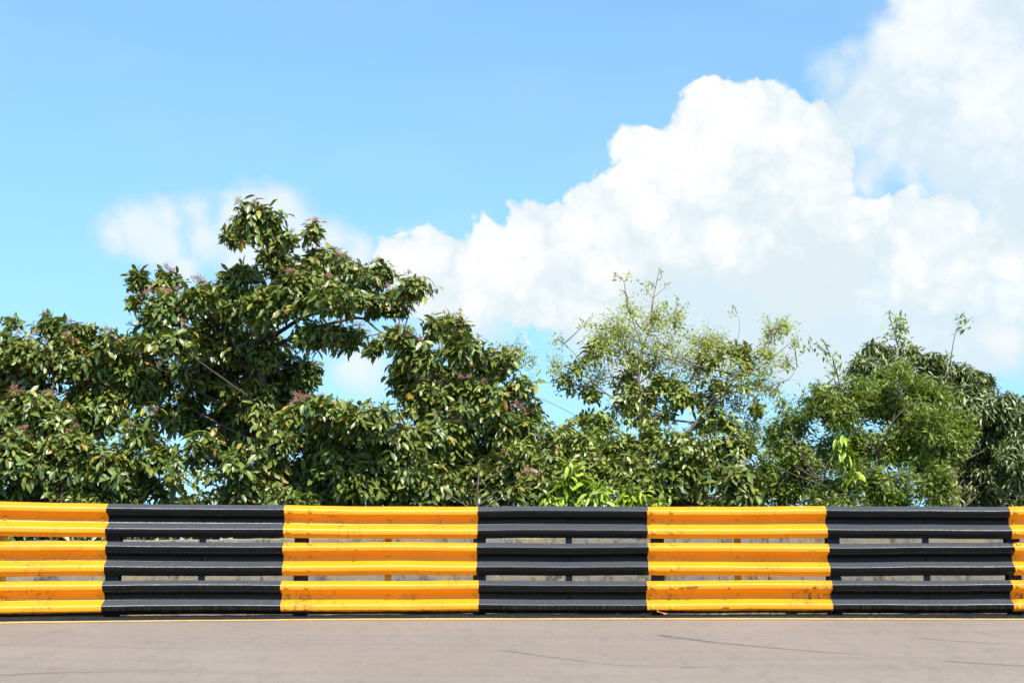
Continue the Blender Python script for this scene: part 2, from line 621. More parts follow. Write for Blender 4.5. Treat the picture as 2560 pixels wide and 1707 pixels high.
def skid(pts, width, dark):
    P = []
    ctr = np.array([road_at(*p) for p in pts])
    n = 60
    s = np.linspace(0, len(ctr) - 1, n)
    cx = np.interp(s, np.arange(len(ctr)), ctr[:, 0])
    cy = np.interp(s, np.arange(len(ctr)), ctr[:, 1])
    ker = np.ones(9) / 9
    cy = np.convolve(np.pad(cy, 4, mode='edge'), ker, 'valid')
    V, T = [], []
    for i in range(n):
        f = i / (n - 1)
        a = dark * min(1, f * 7) * (1 - f) ** 0.7
        hw = width * 0.5 * (0.6 + 0.4 * (1 - f))
        for j, off in enumerate((-1.3, 0, 1.3)):
            y = cy[i] + off * hw
            V.append((cx[i], y, float(road_z(cx[i], y)) + 0.004))
            T.append((0, 0, 0) if j != 1 else (a, a, a))
    F = []
    for i in range(n - 1):
        for j in range(2):
            a = i * 3 + j
            F.append((a, a + 3, a + 4, a + 1))
    add('skid_mark', mesh_np('skid_mark', V, [np.array(F)], M_SKID, tint=np.array(T)), road)


skid([(1635, 1585), (1670, 1589), (1780, 1604), (1900, 1615), (2060, 1629), (2260, 1641)], 0.13, 0.95)
skid([(1240, 1622), (1300, 1630), (1420, 1647), (1560, 1663), (1720, 1668)], 0.07, 0.7)
skid([(2345, 1650), (2420, 1655), (2600, 1666), (2800, 1675)], 0.08, 0.9)
skid([(1695, 1666), (1730, 1667), (1760, 1667), (1800, 1669)], 0.05, 0.9)
skid([(2250, 1590), (2400, 1602), (2560, 1612), (2700, 1622)], 0.12, 0.4)
skid([(-60, 1690), (100, 1681), (260, 1678), (420, 1675)], 0.10, 0.5)

# black kerb under the barrier
Xk = np.arange(-20, 20, 0.06)
V = []
for x in Xk:
    h = 0.016 + 0.010 * max(0.0, min(1.0, (-x - 1.5) / 3.0)) + wob(x, 1.3, 2.0, 0.004) + rng.normal(0, 0.0012)
    f = 0.130 + wob(x, 0.9, 0.5, 0.010) + rng.normal(0, 0.002)
    y = float(yb(x))
    zr = float(road_z(x, y - f)) - 0.03
    V += [(x, y - f, zr), (x, y - f + 0.006, h - 0.006), (x, y - f + 0.014, h), (x, y + 0.30, h + 0.004), (x, y + 0.30, -0.05)]
F = [(5 * i + j, 5 * i + j + 1, 5 * (i + 1) + j + 1, 5 * (i + 1) + j)[::-1] for i in range(len(Xk) - 1) for j in range(4)]
kerb = add('kerb', mesh_np('kerb', V, [np.array(F)], M_KERB, smooth=False))
props(kerb, 'low black painted concrete kerb under the barrier', 'kerb', kind='structure')


# ------------------------------------------------------------------ barrier
def zrow(py):
    return float(at(1280, py, 0.0)[2])


ROWS = [(zrow(1266), zrow(1346)), (zrow(1357), zrow(1438)), (zrow(1450.5), zrow(1532))]
# front profile: (fraction of height down from the top, metres in front of the valley)
PROF = [(0.0, 0.030), (0.012, 0.040), (0.105, 0.075), (0.118, 0.079), (0.135, 0.082), (0.150, 0.083), (0.250, 0.083), (0.264, 0.080),
        (0.277, 0.074), (0.395, 0.010), (0.408, 0.004), (0.428, 0.0), (0.556, 0.0), (0.572, 0.004), (0.585, 0.010),
        (0.708, 0.075), (0.722, 0.079), (0.740, 0.082), (0.756, 0.083), (0.862, 0.083), (0.878, 0.080), (0.892, 0.074), (0.985, 0.046), (1.0, 0.036)]
NP = len(PROF)
B_TOP = [266, 710, 1193, 1619, 2067, 2525]
B_MID = [262, 707, 1192, 1621, 2073, 2535]
B_BOT = [255, 702, 1196, 1617, 2081, 2531]


def px_to_x(px, z):
    x = 0.0
    for _ in range(12):
        Y = float(yb(x)) - 0.06
        c, s = math.cos(PITCH), math.sin(PITCH)
        depth = (Y + D0) * c + (z - CAM_Z) * s
        x = (px - 1280.0) / FPX * depth
    return x


barrier = empty('crash_barrier', (0, 0, 0), 'black and yellow triple guardrail running along the race track', 'guardrail')
rowph = [0.4, 2.1, 4.4]


def row_off(r, x):
    dz = wob(x, 0.8, rowph[r], 0.0032) + wob(x, 2.3, rowph[r] * 2, 0.0014)
    dy = wob(x, 0.7, rowph[r] + 1, 0.004)
    return dy, dz


def rail_point(r, x, k, proud=0.0, back=0.0):
    """k: index in PROF"""
    zt, zb = ROWS[r]
    fr, dp = PROF[k]
    dy, dz = row_off(r, x)
    lean = [0.030, 0.0, 0.0][r]
    z = zt - fr * (zt - zb) + dz
    y = float(yb(x)) - dp - proud + dy + lean * (0.5 - fr) + back
    return (x, y, z)


jit = np.random.default_rng(3)
bounds_all = []
for r, b in enumerate((B_TOP, B_MID, B_BOT)):
    zc = sum(ROWS[r]) / 2
    xb = [px_to_x(p, zc) for p in b]
    L = 1.80
    xb = [xb[0] - 1.85 * k for k in (4, 3, 2, 1)] + xb + [xb[-1] + 1.8 * k for k in (1, 2, 3)]
    bounds_all.append(xb)
joint_jit = [[np.convolve(jit.normal(0, 0.004, NP + 4), [0.2, 0.3, 0.3, 0.2, 0.0], 'valid')[:NP] * 1.6 for _ in range(20)] for _ in range(3)]


def bolt_mesh(name, mat):
    # domed head on a thin washer, axis along -Y
    V, F3, F4 = [], [], []
    rings = [(0.0235, 0.0), (0.0235, 0.004), (0.0195, 0.0045), (0.0180, 0.012), (0.011, 0.0185)]
    n = 10
    for (rr, h) in rings:
        for i in range(n):
            a = 2 * math.pi * i / n
            V.append((rr * math.cos(a), -h, rr * math.sin(a)))
    V.append((0, -0.0205, 0))
    for k in range(len(rings) - 1):
        for i in range(n):
            j = (i + 1) % n
            F4.append((k * n + i, k * n + j, (k + 1) * n + j, (k + 1) * n + i))
    for i in range(n):
        F3.append((4 * n + i, 4 * n + (i + 1) % n, 5 * n))
    return mesh_np(name, V, [np.array(F4), np.array(F3)], mat)


BOLT_Y = bolt_mesh('bolt_yellow', M_YEL)
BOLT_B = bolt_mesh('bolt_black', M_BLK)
beams = {}
for r in range(3):
    xb = bounds_all[r]
    for s in range(len(xb) - 1):
        x0, x1 = xb[s], xb[s + 1]
        yellow = (s % 2 == 1)           # boundaries 4.. are the measured ones; black lies between measured 0 and 1
        # boundary index 4 = first measured (yellow -> black): segment 4 (even) is black
        n = max(12, int((x1 - x0) / 0.07))
        V = []
        fr = np.linspace(0, 1, n)
        lap_px = -0.014 if (yellow) else 0.0
        for i, f in enumerate(fr):
            x = x0 + (x1 - x0) * f
            proud = 0.0045 * max(0.0, 1 - (x - x0) / 0.32) if yellow else 0.0
            for k in range(NP):
                xx = x
                if i == 0:
                    xx += joint_jit[r][s][k]
                elif i == n - 1:
                    xx += joint_jit[r][s + 1][k]
                    if not yellow:
                        xx += 0.012     # tucks under the lap
                V.append(rail_point(r, xx, k, proud + (0 if i else 0)))
        nf = len(V)
        for i, f in enumerate(fr):
            for k in range(NP):
                p = V[i * NP + k]
                V.append((p[0], p[1] + 0.004, p[2]))
        F = []
        for i in range(n - 1):
            for k in range(NP - 1):
                a = i * NP + k
                F.append((a, a + 1, a + NP + 1, a + NP))
                b_ = a + nf
                F.append((b_, b_ + NP, b_ + NP + 1, b_ + 1))
            for k in (0, NP - 1):
                a = i * NP + k
                q = (a, a + NP, a + NP + nf, a + nf)
                F.append(q if k == 0 else q[::-1])
        for i in (0, n - 1):
            for k in range(NP - 1):
                a = i * NP + k
                q = (a, a + nf, a + nf + 1, a + 1)
                F.append(q if i == 0 else q[::-1])
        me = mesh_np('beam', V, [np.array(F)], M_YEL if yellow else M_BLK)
        me.set_sharp_from_angle(angle=R(50))
        o = add('beam', me, barrier)
        o['label'] = ('yellow painted corrugated beam section' if yellow else 'glossy black painted corrugated beam section')
        beams[(r, s)] = (o, x0, x1, yellow)

POST_PX = [271, 746, 1198, 1649, 2093, 2548]
STRAP_PX = [0, 501, 969, 1423, 1847, 2321]
zc = sum(ROWS[1]) / 2
post_x = [px_to_x(p, zc) for p in POST_PX]
strap_x = [px_to_x(p, zc) for p in STRAP_PX]
post_x = [post_x[0] - 1.85 * k for k in (3, 2, 1)] + post_x + [post_x[-1] + 1.8 * k for k in (1, 2, 3)]
strap_x = [strap_x[0] - 1.85 * k for k in (2, 1)] + strap_x + [strap_x[-1] + 1.8 * k for k in (1, 2)]


def put_bolt(r, x, fr):
    for s in range(len(bounds_all[r]) - 1):
        o, x0, x1, yel = beams[(r, s)]
        if x0 <= x < x1:
            break
    else:
        return
    k = int(np.argmin([abs(p[0] - fr) for p in PROF]))
    kp = min(range(NP - 1), key=lambda q: abs((PROF[q][0] + PROF[q + 1][0]) / 2 - fr))
    zt, zb = ROWS[r]
    proud = 0.0045 * max(0.0, 1 - (x - x0) / 0.32) if yel else 0.0
    fa, da = PROF[kp]
    fb, db = PROF[kp + 1]
    a = np.array(rail_point(r, x, kp, proud))
    b_ = np.array(rail_point(r, x, kp + 1, proud))
    u = (fr - fa) / (fb - fa)
    p = a + (b_ - a) * u
    q = add('bolt', BOLT_Y if yel else BOLT_B, o, p)
    tilt = math.atan2(b_[1] - a[1], a[2] - b_[2])
    q.rotation_euler = (-tilt, random.uniform(0, 6.28), 0)
    if 0.4 < fr < 0.6:
        q.scale = (0.9, 0.5, 0.9)          # flatter heads down in the valley


random.seed(5)
for r in range(3):
    for s in range(len(bounds_all[r]) - 1):
        o, x0, x1, yel = beams[(r, s)]
        if yel:
            for dx in (0.052, 0.245):
                for fr in (0.19, 0.49, 0.825):
                    if r == 1 and fr == 0.19:
                        fr = 0.06
                    put_bolt(r, x0 + dx + random.uniform(-0.008, 0.008), fr + random.uniform(-0.008, 0.008))
            put_bolt(r, x1 - 0.05, 0.49)
    for x in strap_x:
        put_bolt(r, x, 0.49)


def box_mesh(name, x0, x1, y0, y1, z0, z1, mat, bev=0.0):
    V = [(x, y, z) for x in (x0, x1) for y in (y0, y1) for z in (z0, z1)]
    F = [(0, 1, 3, 2), (4, 6, 7, 5), (0, 4, 5, 1), (2, 3, 7, 6), (0, 2, 6, 4), (1, 5, 7, 3)]
    return mesh_np(name, V, [np.array(F)], mat, smooth=False)


def h_post(name, h):
    # rolled H section, flanges along X, height h
    w_, d_, t_ = 0.062, 0.06, 0.007
    pts = [(-w_, -d_), (w_, -d_), (w_, -d_ + t_), (t_ / 2, -d_ + t_), (t_ / 2, d_ - t_), (w_, d_ - t_), (w_, d_), (-w_, d_), (-w_, d_ - t_),
           (-t_ / 2, d_ - t_), (-t_ / 2, -d_ + t_), (-w_, -d_ + t_)]
    n = len(pts)
    V = [(x, y, z) for z in (-0.25, h) for (x, y) in pts]
    F4 = [(i, (i + 1) % n, n + (i + 1) % n, n + i) for i in range(n)]
    # cap as quads
    caps = [(0, 1, 2, 11), (10, 3, 4, 9), (8, 5, 6, 7)]
    F4 += [tuple(n + i for i in c) for c in caps]
    return mesh_np(name, V, [np.array(F4)], M_POST, smooth=False)


POST_ME = h_post('post', ROWS[0][0] - 0.06)
for x in post_x:
    p = add('post', POST_ME, barrier, (x, float(yb(x)) + 0.135, 0))
    for r in range(3):
        zt, zb = ROWS[r]
        add('spacer', box_mesh('spacer', -0.05, 0.05, -0.120, -0.0605, zb + 0.06, zt - 0.06, M_POST), p)
for i, x in enumerate(strap_x):
    yel = False
    for s in range(len(bounds_all[1]) - 1):
        o, x0, x1, yl = beams[(1, s)]
        if x0 <= x < x1:
            yel = yl
    z0, z1 = ROWS[2][1] + 0.08, ROWS[0][0] - 0.06
    m = M_YDARK if yel else M_POST
    add('strap', box_mesh('strap', -0.033, 0.033, 0.0, 0.012, z0, z1, m), barrier, (x, float(yb(x)) + 0.012, 0))


# peeled paint on the lowest beams: curled flakes and the bare patch beneath
def surf(px, py, r):
    zt, zb = ROWS[r]
    z = float(at(px, py, -0.08)[2])
    fr = (zt - z) / (zt - zb)
    x = px_to_x(px, z)
    kp = max(0, min(NP - 2, int(np.searchsorted([p[0] for p in PROF], fr)) - 1))
    a = np.array(rail_point(r, x, kp))
    b_ = np.array(rail_point(r, x, kp + 1))
    u = (fr - PROF[kp][0]) / (PROF[kp + 1][0] - PROF[kp][0])
    return a + (b_ - a) * u


def seg_of(r, x):
    for s in range(len(bounds_all[r]) - 1):
        o, x0, x1, yel = beams[(r, s)]
        if x0 <= x < x1:
            return o
    return barrier


def flake(px, py, r, w_px, h_px, seed):
    g = np.random.default_rng(seed)
    n = 9
    top, low, lip = [], [], []
    for i in range(n):
        f = i / (n - 1)
        q = px + (f - 0.5) * w_px
        e = math.sin(math.pi * f) ** 0.5
        top.append((q, py - h_px * 0.15 * e + g.normal(0, 0.6)))
        low.append((q, py + h_px * e + g.normal(0, 0.8) * e + 0.3))
    V = []
    for p in top + low:
        c = surf(p[0], p[1], r)
        V.append((c[0], c[1] - 0.0012, c[2]))
    F = np.array([(i, i + n, i + n + 1, i + 1) for i in range(n - 1)])
    par = seg_of(r, V[0][0])
    add('bare_patch', mesh_np('bare_patch', V, [F], M_PATCH), par)
    V2 = []
    for i, p in enumerate(top):
        e = math.sin(math.pi * i / (n - 1))
        c = surf(p[0], p[1], r)
        V2.append((c[0], c[1] - 0.0018, c[2] + 0.002))
        V2.append((c[0], c[1] - 0.005 - 0.014 * e, c[2] - 0.010 * e + g.normal(0, 0.002)))
        V2.append((c[0] + g.normal(0, 0.003), c[1] - 0.008 - 0.020 * e, c[2] + 0.004 * e))
    F2 = []
    for i in range(n - 1):
        for j in range(2):
            a = i * 3 + j
            F2.append((a, a + 1, a + 4, a + 3))
    add('paint_flake', mesh_np('paint_flake', V2, [np.array(F2)], M_FLAKE), par)


flake(1729, 1466, 2, 34, 12, 1)
flake(1704, 1467, 2, 14, 9, 2)
flake(1813, 1518, 2, 20, 7, 3)
flake(2036, 1467, 2, 10, 8, 4)
flake(1876, 1521, 2, 16, 5, 5)
flake(891, 1375, 1, 9, 6, 6)
flake(1822, 1468, 2, 7, 4, 7)

# ------------------------------------------------------------------ concrete wall behind the barrier
wall = empty('concrete_wall', (0, 0.95, -0.05), 'low weathered lichen stained concrete wall behind the guardrail', 'wall')
edges = [-13.0, -9.6, -6.2, -3.05, -0.1, 2.18, 2.70, 5.4, 8.6, 12.0]
WTOP = [at(0, 1351, 0.95)[2], at(600, 1347, 0.95)[2], at(1300, 1342, 0.95)[2], at(2560, 1340, 0.95)[2]]
for i in range(len(edges) - 1):
    x0, x1 = edges[i] + 0.0025, edges[i + 1] - 0.0025
    n = 24
    V = []
    dy = rng.normal(0, 0.006)
    for k in range(n + 1):
        x = x0 + (x1 - x0) * k / n
        top = float(np.interp(x, [-5.0, -3.0, 0.2, 5.0], WTOP)) + rng.normal(0, 0.0025) + (0.006 if i % 2 else -0.004) * 0.5 + 0.05
        yy = dy
        for (y, z) in ((0.0, 0.0), (0.0, top - 0.012), (0.012, top), (0.20, top + 0.005), (0.22, top - 0.01), (0.22, 0.0)):
            V.append((x, yy + y, z))
    F = []
    for k in range(n):
        for j in range(5):
            a = k * 6 + j
            F.append((a, a + 1, a + 7, a + 6)[::-1])
    V += []
    capf = [(0, 1, 2, 3), (0, 3, 4, 5)]
    F += [tuple(c) for c in capf] + [tuple(n * 6 + q for q in c[::-1]) for c in capf]
    add('wall_panel', mesh_np('wall_panel', V, [np.array(F)], M_CONC, smooth=False), wall)

# ------------------------------------------------------------------ foliage tools
def norm(v):
    return v / np.maximum(1e-9, np.linalg.norm(v, axis=-1, keepdims=True))


def leaf_template(kind):
    """unit leaf along +x, width along y, normal +z"""
    if kind == 'broad':
        t = [0.0, 0.28, 0.68, 1.0]
        wd = [0.03, 0.42, 0.46, 0.0]
        curl, fold = 0.30, 0.14
    elif kind == 'long':
        t = [0.0, 0.30, 0.68, 1.0]
        wd = [0.02, 0.46, 0.42, 0.0]
        curl, fold = 0.42, 0.18
    else:
        t = [0.0, 0.45, 1.0]
        wd = [0.02, 0.5, 0.0]
        curl, fold = 0.15, 0.12
    V, F4, F3 = [], [], []
    n = len(t)
    idx = []
    for i in range(n):
        z = -curl * t[i] ** 2
        if i == n - 1:
            V.append((t[i], 0, z))
            idx.append((len(V) - 1,))
        else:
            V += [(t[i], -wd[i], z + fold * wd[i]), (t[i], 0, z), (t[i], wd[i], z + fold * wd[i])]
            idx.append((len(V) - 3, len(V) - 2, len(V) - 1))
    for i in range(n - 2):
        a, b = idx[i], idx[i + 1]
        F4 += [(a[0], b[0], b[1], a[1]), (a[1], b[1], b[2], a[2])]
    a, b = idx[n - 2], idx[n - 1]
    F3 += [(a[0], b[0], a[1]), (a[1], b[0], a[2])]
    return np.array(V, dtype=float), np.array(F4), np.array(F3)


TEMPL = {k: leaf_template(k) for k in ('broad', 'long', 'tiny')}


def leaves_mesh(name, kind, P, DX, NZ, L, W, T, mat):
    TV, T4, T3 = TEMPL[kind]
    DX = norm(DX)
    SY = norm(np.cross(NZ, DX))
    NZ = np.cross(DX, SY)
    n, k = len(P), len(TV)
    V = (P[:, None, :] + (TV[None, :, 0:1] * L[:, None, None]) * DX[:, None, :] + (TV[None, :, 1:2] * W[:, None, None]) * SY[:, None, :]
         + (TV[None, :, 2:3] * L[:, None, None]) * NZ[:, None, :])
    off = (np.arange(n) * k)[:, None, None]
    F4 = (T4[None] + off).reshape(-1, 4)
    F3 = (T3[None] + off).reshape(-1, 3)
    tint = np.repeat(T, k, axis=0)
    return mesh_np(name, V.reshape(-1, 3), [F4, F3], mat, tint=tint)


class Tubes:
    def __init__(self):
        self.V, self.F, self.n = [], [], 0

    def add(self, pts, rad, sides=5):
        pts = np.asarray(pts, float)
        m = len(pts)
        tan = norm(np.gradient(pts, axis=0))
        ref = np.array([0.31, 0.95, 0.05])
        a = norm(np.cross(tan, ref))
        b = np.cross(tan, a)
        ang = np.arange(sides) / sides * 2 * np.pi
        rad = np.asarray(rad, float)
        ring = pts[:, None, :] + rad[:, None, None] * (np.cos(ang)[None, :, None] * a[:, None, :] + np.sin(ang)[None, :, None] * b[:, None, :])
        self.V.append(ring.reshape(-1, 3))
        i = np.arange(m - 1)[:, None]
        j = np.arange(sides)[None, :]
        j2 = (j + 1) % sides
        f = np.stack([i * sides + j, i * sides + j2, (i + 1) * sides + j2, (i + 1) * sides + j], -1).reshape(-1, 4) + self.n
        self.F.append(f)
        self.n += m * sides

    def mesh(self, name, mat, origin=(0, 0, 0)):
        V = np.concatenate(self.V) - np.asarray(origin)
        return mesh_np(name, V, [np.concatenate(self.F)], mat)


def curve(p0, p1, g, bend=0.15, n=6, lift=0.0):
    p0, p1 = np.asarray(p0, float), np.asarray(p1, float)
    L = np.linalg.norm(p1 - p0)
    mid = (p0 + p1) / 2 + g.normal(0, bend * L, 3) * np.array([1, 1, 0.5]) + np.array([0, 0, lift * L])
    s = np.linspace(0, 1, n)[:, None]
    return (1 - s) ** 2 * p0 + 2 * s * (1 - s) * mid + s ** 2 * p1


def flower_mesh():
    g = np.random.default_rng(11)
    tb = Tubes()
    Vd, Fd, nd = [], [], 0
    for i in range(9):
        d = norm(np.array([g.normal(0, 0.8), g.normal(0, 0.8), abs(g.normal(0.9, 0.3))]))
        l = g.uniform(0.05, 0.11)
        tb.add([np.zeros(3), d * l * 0.5 + g.normal(0, 0.004, 3), d * l], [0.0022, 0.0017, 0.0012], 3)
        for k in range(5):
            b0 = d * l * g.uniform(0.45, 1.0)
            e = b0 + norm(d + g.normal(0, 0.8, 3)) * g.uniform(0.018, 0.045)
            tb.add([b0, e], [0.0013, 0.0009], 3)
            s = g.uniform(0.0045, 0.008)
            Vd.append(e + s * np.array([(1, 0, 0), (-1, 0, 0), (0, 1, 0), (0, -1, 0), (0, 0, 1), (0, 0, -1)]))
            Fd.append(np.array([(0, 2, 4), (2, 1, 4), (1, 3, 4), (3, 0, 4), (2, 0, 5), (1, 2, 5), (3, 1, 5), (0, 3, 5)]) + nd)
            nd += 6
    Vt = np.concatenate(tb.V)
    V = np.concatenate([Vt] + Vd)
    return mesh_np('flower_cluster', V, [np.concatenate(tb.F), np.concatenate(Fd) + len(Vt)], M_FLOWER)


FLOWER_ME = flower_mesh()
CAMP = np.array([0, -D0, CAM_Z])


def project(P):
    q = P - CAMP
    c, s = math.cos(PITCH), math.sin(PITCH)
    dep = q[:, 1] * c + q[:, 2] * s
    upv = -q[:, 1] * s + q[:, 2] * c
    return 1280 + FPX * q[:, 0] / dep, 853.5 - FPX * upv / dep


PAL = {
    'broad': np.array([(0.085, 0.125, 0.026), (0.070, 0.112, 0.026), (0.10, 0.135, 0.026), (0.058, 0.098, 0.026), (0.115, 0.145, 0.028),
                       (0.078, 0.110, 0.030), (0.14, 0.155, 0.028), (0.19, 0.155, 0.028), (0.26, 0.16, 0.045), (0.05, 0.082, 0.024)]),
    'medium': np.array([(0.11, 0.15, 0.028), (0.09, 0.135, 0.026), (0.13, 0.165, 0.028), (0.075, 0.115, 0.024), (0.15, 0.17, 0.03),
                        (0.10, 0.14, 0.035)]),
    'fine': np.array([(0.18, 0.225, 0.055), (0.15, 0.20, 0.05), (0.21, 0.235, 0.06), (0.12, 0.17, 0.045), (0.17, 0.19, 0.07)]),
    'bright': np.array([(0.165, 0.245, 0.022), (0.14, 0.215, 0.02), (0.19, 0.265, 0.026), (0.115, 0.185, 0.022)]),
    'bush': np.array([(0.085, 0.13, 0.028), (0.10, 0.15, 0.03), (0.07, 0.11, 0.028), (0.12, 0.165, 0.034), (0.058, 0.095, 0.028), (0.11, 0.14, 0.05)]),
    'dark': np.array([(0.062, 0.092, 0.028), (0.075, 0.108, 0.03), (0.055, 0.080, 0.025), (0.095, 0.125, 0.036), (0.085, 0.112, 0.045)]),
}
SPEC = {  # template, leaf length, width ratio, leaves per tip, spread along the shoot, droop, length jitter
    'broad': dict(t='broad', L=0.138, W=0.41, k=(4, 8), run=0.13, droop=0.65, mat=M_LEAF),
    'medium': dict(t='broad', L=0.105, W=0.42, k=(5, 8), run=0.16, droop=0.45, mat=M_LEAF),
    'fine': dict(t='tiny', L=0.068, W=0.34, k=(5, 9), run=0.20, droop=0.15, mat=M_LEAFS),
    'bright': dict(t='long', L=0.165, W=0.30, k=(8, 12), run=0.16, droop=0.75, mat=M_LEAF),
    'bush': dict(t='tiny', L=0.098, W=0.34, k=(7, 12), run=0.26, droop=0.35, mat=M_LEAFS),
    'dark': dict(t='long', L=0.125, W=0.30, k=(7, 11), run=0.14, droop=0.85, mat=M_LEAF),
}
DENS = dict(broad=4.6, medium=3.4, fine=1.9, bright=2.8, bush=4.2, dark=3.4)
for _k, _f in dict(broad=1.36, medium=1.45, fine=2.0, bright=1.45, bush=1.8, dark=1.35).items():
    PAL[_k] = PAL[_k] * _f * np.array([1.22, 1.10, 0.80])
LEAF_CACHE = {}


def single_leaf(spec, pi):
    key = (spec, pi)
    if key not in LEAF_CACHE:
        S = SPEC[spec]
        LEAF_CACHE[key] = leaves_mesh('leaf', S['t'], np.zeros((1, 3)), np.array([[1.0, 0, 0]]), np.array([[0, 0, 1.0]]),
                                      np.array([1.0]), np.array([S['W']]), PAL[spec][pi][None], S['mat'])
    return LEAF_CACHE[key]


def plant(name, label, cat, group, seed, Y, base_px, lobes, trunk, trunk_r, bark, singles=300, flowers=0, limbs=(), deep=0.5, front=0.0):
    """lobes: (px, py, rx, rz, species, cover[, depth offset]); trunk: list of (px, py) above the base; limbs: extra stems [(px,py)...], radius"""
    g = np.random.default_rng(seed)
    base = at(base_px, 1500, Y)
    base[2] = -0.05
    root = empty(name, tuple(base), label, cat, group)
    # ---- stem
    tp = [base.copy()] + [at(px, py, Y) for (px, py) in trunk]
    tp = np.array(tp)
    tp[1:, 1] += g.normal(0, 0.05, len(tp) - 1)
    s = np.linspace(0, len(tp) - 1, len(tp) * 4)
    ctr = np.stack([np.interp(s, np.arange(len(tp)), tp[:, i]) for i in range(3)], 1)
    ker = np.array([0.25, 0.5, 0.25])
    for i in range(3):
        ctr[1:-1, i] = np.convolve(ctr[:, i], ker, 'valid')
    tb = Tubes()
    tb.add(ctr, trunk_r * np.linspace(1.0, 0.07, len(ctr)), 8)
    add('trunk', tb.mesh('trunk', bark, base), root)
    anchors = [ctr[2:]]
    for (pts, rr) in limbs:
        lp = np.array([at(p[0], p[1], Y + (p[2] if len(p) > 2 else 0.0)) for p in pts])
        s = np.linspace(0, len(lp) - 1, len(lp) * 4)
        lc = np.stack([np.interp(s, np.arange(len(lp)), lp[:, i]) for i in range(3)], 1)
        for i in range(3):
            lc[1:-1, i] = np.convolve(lc[:, i], ker, 'valid')
        d = np.linalg.norm(ctr - lc[0], axis=1)
        if d.min() > 0.02:
            lc = np.vstack([ctr[np.argmin(d)], lc])
        tb = Tubes()
        tb.add(lc, np.linspace(rr, rr * 0.18, len(lc)), 6)
        add('branch', tb.mesh('branch', bark, base), root)
        anchors.append(lc[2:])
    anch = np.concatenate(anchors)
    # ---- lobes
    tw = Tubes()
    acc = {}
    tips_up = []
    for lb in lobes:
        px, py, rx, rz, sp, cov = lb[:6]
        dy = lb[6] if len(lb) > 6 else g.uniform(-deep, deep) + front
        S = SPEC[sp]
        yc = Y + dy
        c = at(px, py, yc)
        m = mpp(yc)
        ax, az = rx * m * 1.08, rz * m * 1.08
        if sp == 'fine' and rx > 20:
            ax, az, cov = ax * 1.45, az * 1.4, cov * 0.85
        ay = max(0.22, 0.85 * math.sqrt(ax * az))
        leafA = S['L'] ** 2 * S['W'] * 0.62
        kk_ = sum(S['k']) / 2
        nt = max(2, int(DENS[sp] * cov * math.pi * ax * az / (leafA * kk_ * 0.55)))
        u = norm(g.normal(0, 1, (nt, 3)))
        rad = g.uniform(0.0, 1.0, (nt, 1)) ** 0.45
        inset = S['L'] * 0.18
        ext = np.maximum(np.array([ax, ay, az]) - inset, np.array([ax, ay, az]) * 0.35)
        ph = g.uniform(0, 6.28, 6)
        lump = (1.0 + 0.20 * np.sin(u[:, 0] * 4.1 + ph[0]) * np.cos(u[:, 2] * 3.7 + ph[1]) + 0.16 * np.sin(u[:, 2] * 6.3 + ph[2] + u[:, 0] * 3) + 0.10 * np.sin(u[:, 1] * 7 + ph[3]))
        lump = lump[:, None] * np.where(g.random((nt, 1)) < 0.10, g.uniform(1.05, 1.35, (nt, 1)), 1.0)
        szf = g.uniform(0.75, 1.2, nt)
        off = u * rad * ext * lump
        if sp != 'fine' and nt >= 10:
            # tufts on the outside of the lobe, thinner filling inside: shaded gaps stay between the tufts
            nc = max(4, nt // 6)
            cu = norm(g.normal(0, 1, (nc, 3)))
            ci = g.integers(0, nc, nt)
            tuft = g.random(nt) < 0.72
            tr_ = (0.026 + 0.12 * S['L']) * g.uniform(0.7, 1.3, (nt, 1))
            toff = cu[ci] * ext * g.uniform(0.62, 0.95, nc)[ci][:, None] * np.minimum(lump, 1.15) + g.normal(0, 1, (nt, 3)) * tr_ * np.array([1.1, 1.1, 0.7])
            off = np.where(tuft[:, None], toff, off * 0.66)
            u = np.where(tuft[:, None], norm(cu[ci] + g.normal(0, 0.25, (nt, 3))), u)
        tip = c + off
        sh = norm(u * np.array([1.0, 1.0, 0.8]) + np.array([0, 0, 0.65]) + g.normal(0, 0.35, (nt, 3)))
        # limb to the lobe
        hor = np.linalg.norm((anch - c)[:, :2], axis=1)
        cost = np.linalg.norm(anch - c, axis=1) + 2.0 * np.maximum(0.0, anch[:, 2] - (c[2] - 0.55 * hor))
        an = anch[np.argmin(cost)]
        dist = np.linalg.norm(an - c)
        if dist > 0.08:
            lim = curve(an, c, g, 0.10, 7, -0.06)
            r0 = min(trunk_r * 0.45, 0.005 + 0.007 * dist + 0.006 * math.sqrt(ax * az))
            if dist > 0.35:
                tb = Tubes()
                tb.add(lim, np.linspace(r0, 0.004, 7), 5)
                add('branch', tb.mesh('branch', bark, base), root)
            else:
                tw.add(lim, np.linspace(r0, 0.004, 7), 4)
            spine = lim[3:]
        else:
            spine = np.array([c])
        for i in range(nt):
            q = tip[i]
            st = spine[np.argmin(np.linalg.norm(spine - q, axis=1) + g.uniform(0, 0.12, len(spine)))]
            if S['t'] == 'tiny' and np.linalg.norm(q - st) > 0.22:
                st = q + (st - q) * 0.22 / np.linalg.norm(q - st) * g.uniform(0.7, 1.2)
            midp = (st + q) / 2 + g.normal(0, 0.02, 3)
            tw.add([st, midp, q], np.array([0.0045, 0.0032, 0.002]) * (0.55 if S['t'] == 'tiny' else 0.85), 3)
            k = int(g.integers(S['k'][0], S['k'][1] + 1))
            ang = g.uniform(0, 6.28) + np.arange(k) * 2.4 + g.normal(0, 0.25, k)
            s_ = sh[i]
            a = norm(np.cross(s_, np.array([0.3, 0.2, 0.93])))
            b = np.cross(s_, a)
            radial = np.cos(ang)[:, None] * a + np.sin(ang)[:, None] * b
